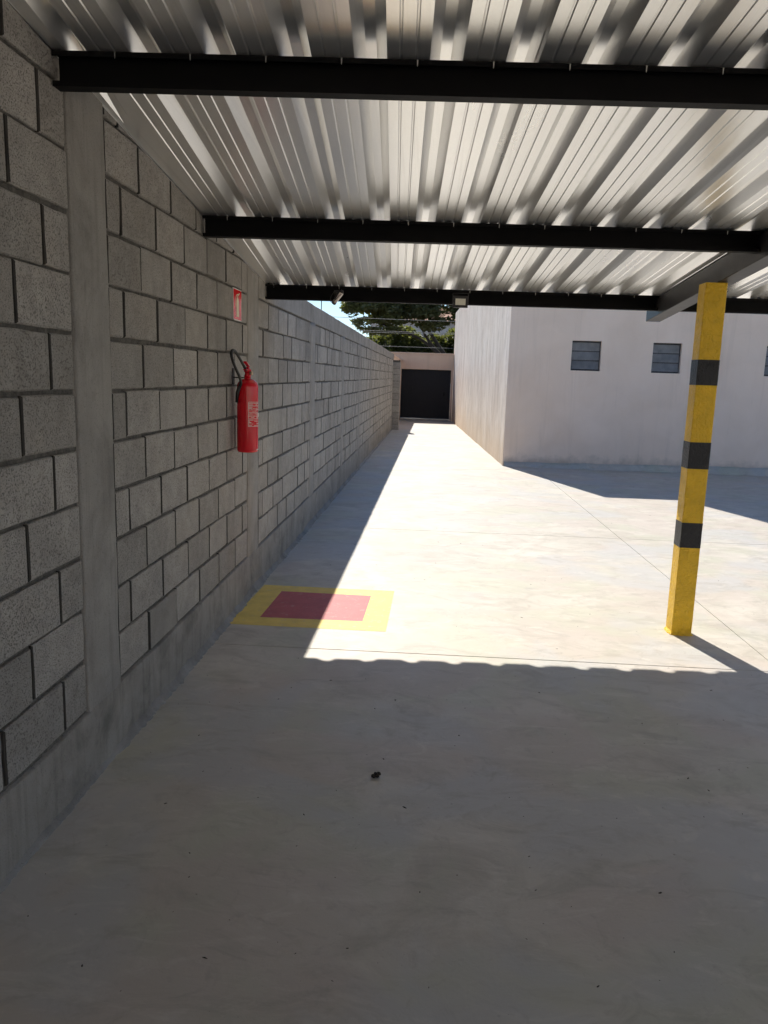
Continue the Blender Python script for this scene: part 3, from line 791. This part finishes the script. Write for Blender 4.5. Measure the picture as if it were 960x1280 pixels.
# wide old tree: limbs and hanging clumps show above the lintel
tree('broad_tree', (1.3, 43.0, -.27), 'broad olive green tree with dark bare limbs spreading above the gate',
     [(-4.2, -.5, 4.6), (-2.4, .4, 5.4), (-.6, .6, 6.6), (1.6, 0, 6.6), (3.2, .5, 5.6), (-3.2, -1, 6.6)],
     [(-2.9, 42.4, 4.9, 1.7), (-1.2, 42.8, 6.0, 1.9), (.6, 43, 6.7, 2.2), (2.6, 43, 6.4, 2.3), (-3.6, 42.6, 6.2, 1.4), (-.2, 42.2, 4.9, 1.3), (4.4, 43, 5.4, 2.0), (1.9, 42.0, 5.0, 1.2), (-4.3, 42.2, 5.3, .8)], 60000, .13, M_leaf1, 5)
tree('hedge_tree', (-1.9, 45.2, -.3), 'low dark green bushy tree behind the left end of the lintel',
     [(-1.4, 0, 2.9), (.3, .2, 3.3), (1.5, 0, 2.7)],
     [(-3.4, 45, 3.0, 1.2), (-1.9, 45, 3.5, 1.35), (-.5, 45.2, 3.0, 1.2), (-2.6, 44.6, 2.2, 1.2), (-1.0, 44.6, 2.2, 1.2)], 26000, .12, M_leaf2, 9, .12)
tree('shrub_tree', (1.6, 45.6, -.3), 'low dark green shrubby tree behind the right end of the lintel',
     [(-1.0, 0, 2.8), (.6, .2, 3.4), (1.5, 0, 2.9)],
     [(.6, 45.4, 2.6, 1.2), (1.8, 45.6, 3.5, 1.4), (.1, 45.0, 3.3, 1.0), (3.0, 45.6, 3.0, 1.4), (1.4, 45.2, 2.1, 1.1)], 24000, .12, M_leaf2, 14, .12)
hs = empty('white_house', (-1, 60, -.3), 'white two storey house half hidden by the trees', 'house')
MB().box(-4.6, 5.2, 58, 66, -.5, 5.6).build('wall', M_house, hs)
MB().hexa([(-5.1, 57.5, 5.602), (5.7, 57.5, 5.602), (5.7, 66.5, 5.602), (-5.1, 66.5, 5.602), (-3.2, 61.6, 6.9), (3.8, 61.6, 6.9), (3.8, 62.4, 6.9), (-3.2, 62.4, 6.9)]).build('roof', M_tile, hs)
for x in (-3.3, -.9, 1.6, 3.6):
    wn = MB().box(x-.5, x+.5, 57.95, 57.99, 3.4, 4.7).build('window', M_house, hs)
    MB().box(x-.42, x+.42, 57.93, 57.948, 3.48, 4.62).build('pane', M_glass, wn)
# overhead wires, sagging a little
for k, (y, z, zr, lab) in enumerate(((37.0, 4.62, 4.42, 'topmost thin overhead wire crossing the trees'), (37.2, 4.02, 3.96, 'second thin overhead wire from the top crossing the trees'),
                                (37.0, 3.86, 3.98, 'third thin overhead wire from the top crossing the trees'), (37.3, 3.34, 3.26, 'lowest thin overhead wire just above the lintel'))):
    pts = [(-16 + 32*i/24, y, z + (zr - z)*(i/24) - .35*(1 - ((i-12)/12)**2) + .35*0) for i in range(25)]
    tag(MB().tube(pts, .011, 6).build('overhead_wire', M_cable, None, True), lab, 'wire', 'overhead wires')
for k, (x, lb) in enumerate(((-16, 'left'), (16, 'right'))):
    tag(MB().tube([(x, 37.1, -.3), (x, 37.1, 6.5)], [.15, .11], 12).build('utility_pole', M_plinth, None, True), lb + 'most grey utility pole carrying the overhead wires', 'pole')
tag(MB().tube([(-2.86, 20, -.6), (-2.86, 20, 5.2)], .012, 8).build('thin_mast', M_cable, None, True), 'thin dark mast rising behind the block wall against the sky', 'mast')

# ------------------------------------------------------------------ behind the camera: unseen wall, added to bounce sun under the roof
bw = MB().box(-1.44, 13.9, -9.0, -8.75, -.4, 4.4).build('bounce_wall', mat_plaster('cream_plaster', (.66, .555, .45), (.76, .65, .54)))
tag(bw, 'unseen beige wall added behind the camera to bounce sunlight forward', 'wall')

# ------------------------------------------------------------------ small things on the floor
r = random.Random(3)
v = []; f = []
c = Vector((-.156, 2.83, zf(2.83) + .010))
for (dx, dy, dz, s) in ((0, 0, 0, .012), (.010, .006, .002, .009), (-.010, -.006, -.002, .010), (.006, -.008, -.001, .007), (-.004, .009, .001, .007)):
    b = len(v); nlat, nlon = 5, 8
    for i in range(nlat + 1):
        for k in range(nlon):
            th = math.pi * i / nlat; ph = 2*math.pi*k/nlon; q = s * (1 + .35 * nz(i * 1.7, k * 1.3, 1, dx * 900))
            v.append((c.x+dx+q*math.sin(th)*math.cos(ph), c.y+dy+q*math.sin(th)*math.sin(ph), max(zf(2.83)+.0008, c.z+dz+q*.8*math.cos(th))))
    for i in range(nlat):
        for k in range(nlon): f.append((b+i*nlon+k, b+(i+1)*nlon+k, b+(i+1)*nlon+(k+1) % nlon, b+i*nlon+(k+1) % nlon))
tag(mesh_obj('crumpled_scrap', v, f, plain('black_scrap', (.012, .010, .008), .8), None), 'small black crumpled scrap lying on the shaded concrete floor', 'debris')
deb = MB()
for _ in range(700):
    x = r.uniform(-1.15, 3.2); y = r.uniform(1.3, 7.5) if r.random() < .8 else r.uniform(7.5, 14)
    if y > 4.2 and r.random() < .45: continue
    s = r.choice((.0010, .0013, .0016, .002, .0032)) * r.uniform(.7, 1.3); a = r.uniform(0, 6.3); el = r.uniform(1, 3.0); z = zf(y)
    pts = []
    for k in range(5):
        t = 2*math.pi*k/5 + r.uniform(-.3, .3); px = s*el*math.cos(t); py = s*math.sin(t)
        pts.append((x + px*math.cos(a) - py*math.sin(a), y + px*math.sin(a) + py*math.cos(a), z + .0004))
    pts.append((x, y, z + s * .8)); deb.add(pts, [(k, (k+1) % 5, 5) for k in range(5)])
d = deb.build('floor_grit', plain('grit', (.05, .042, .035), .9)); tag(d, 'dark grit and flecks scattered over the concrete floor', 'grit', None, 'stuff')
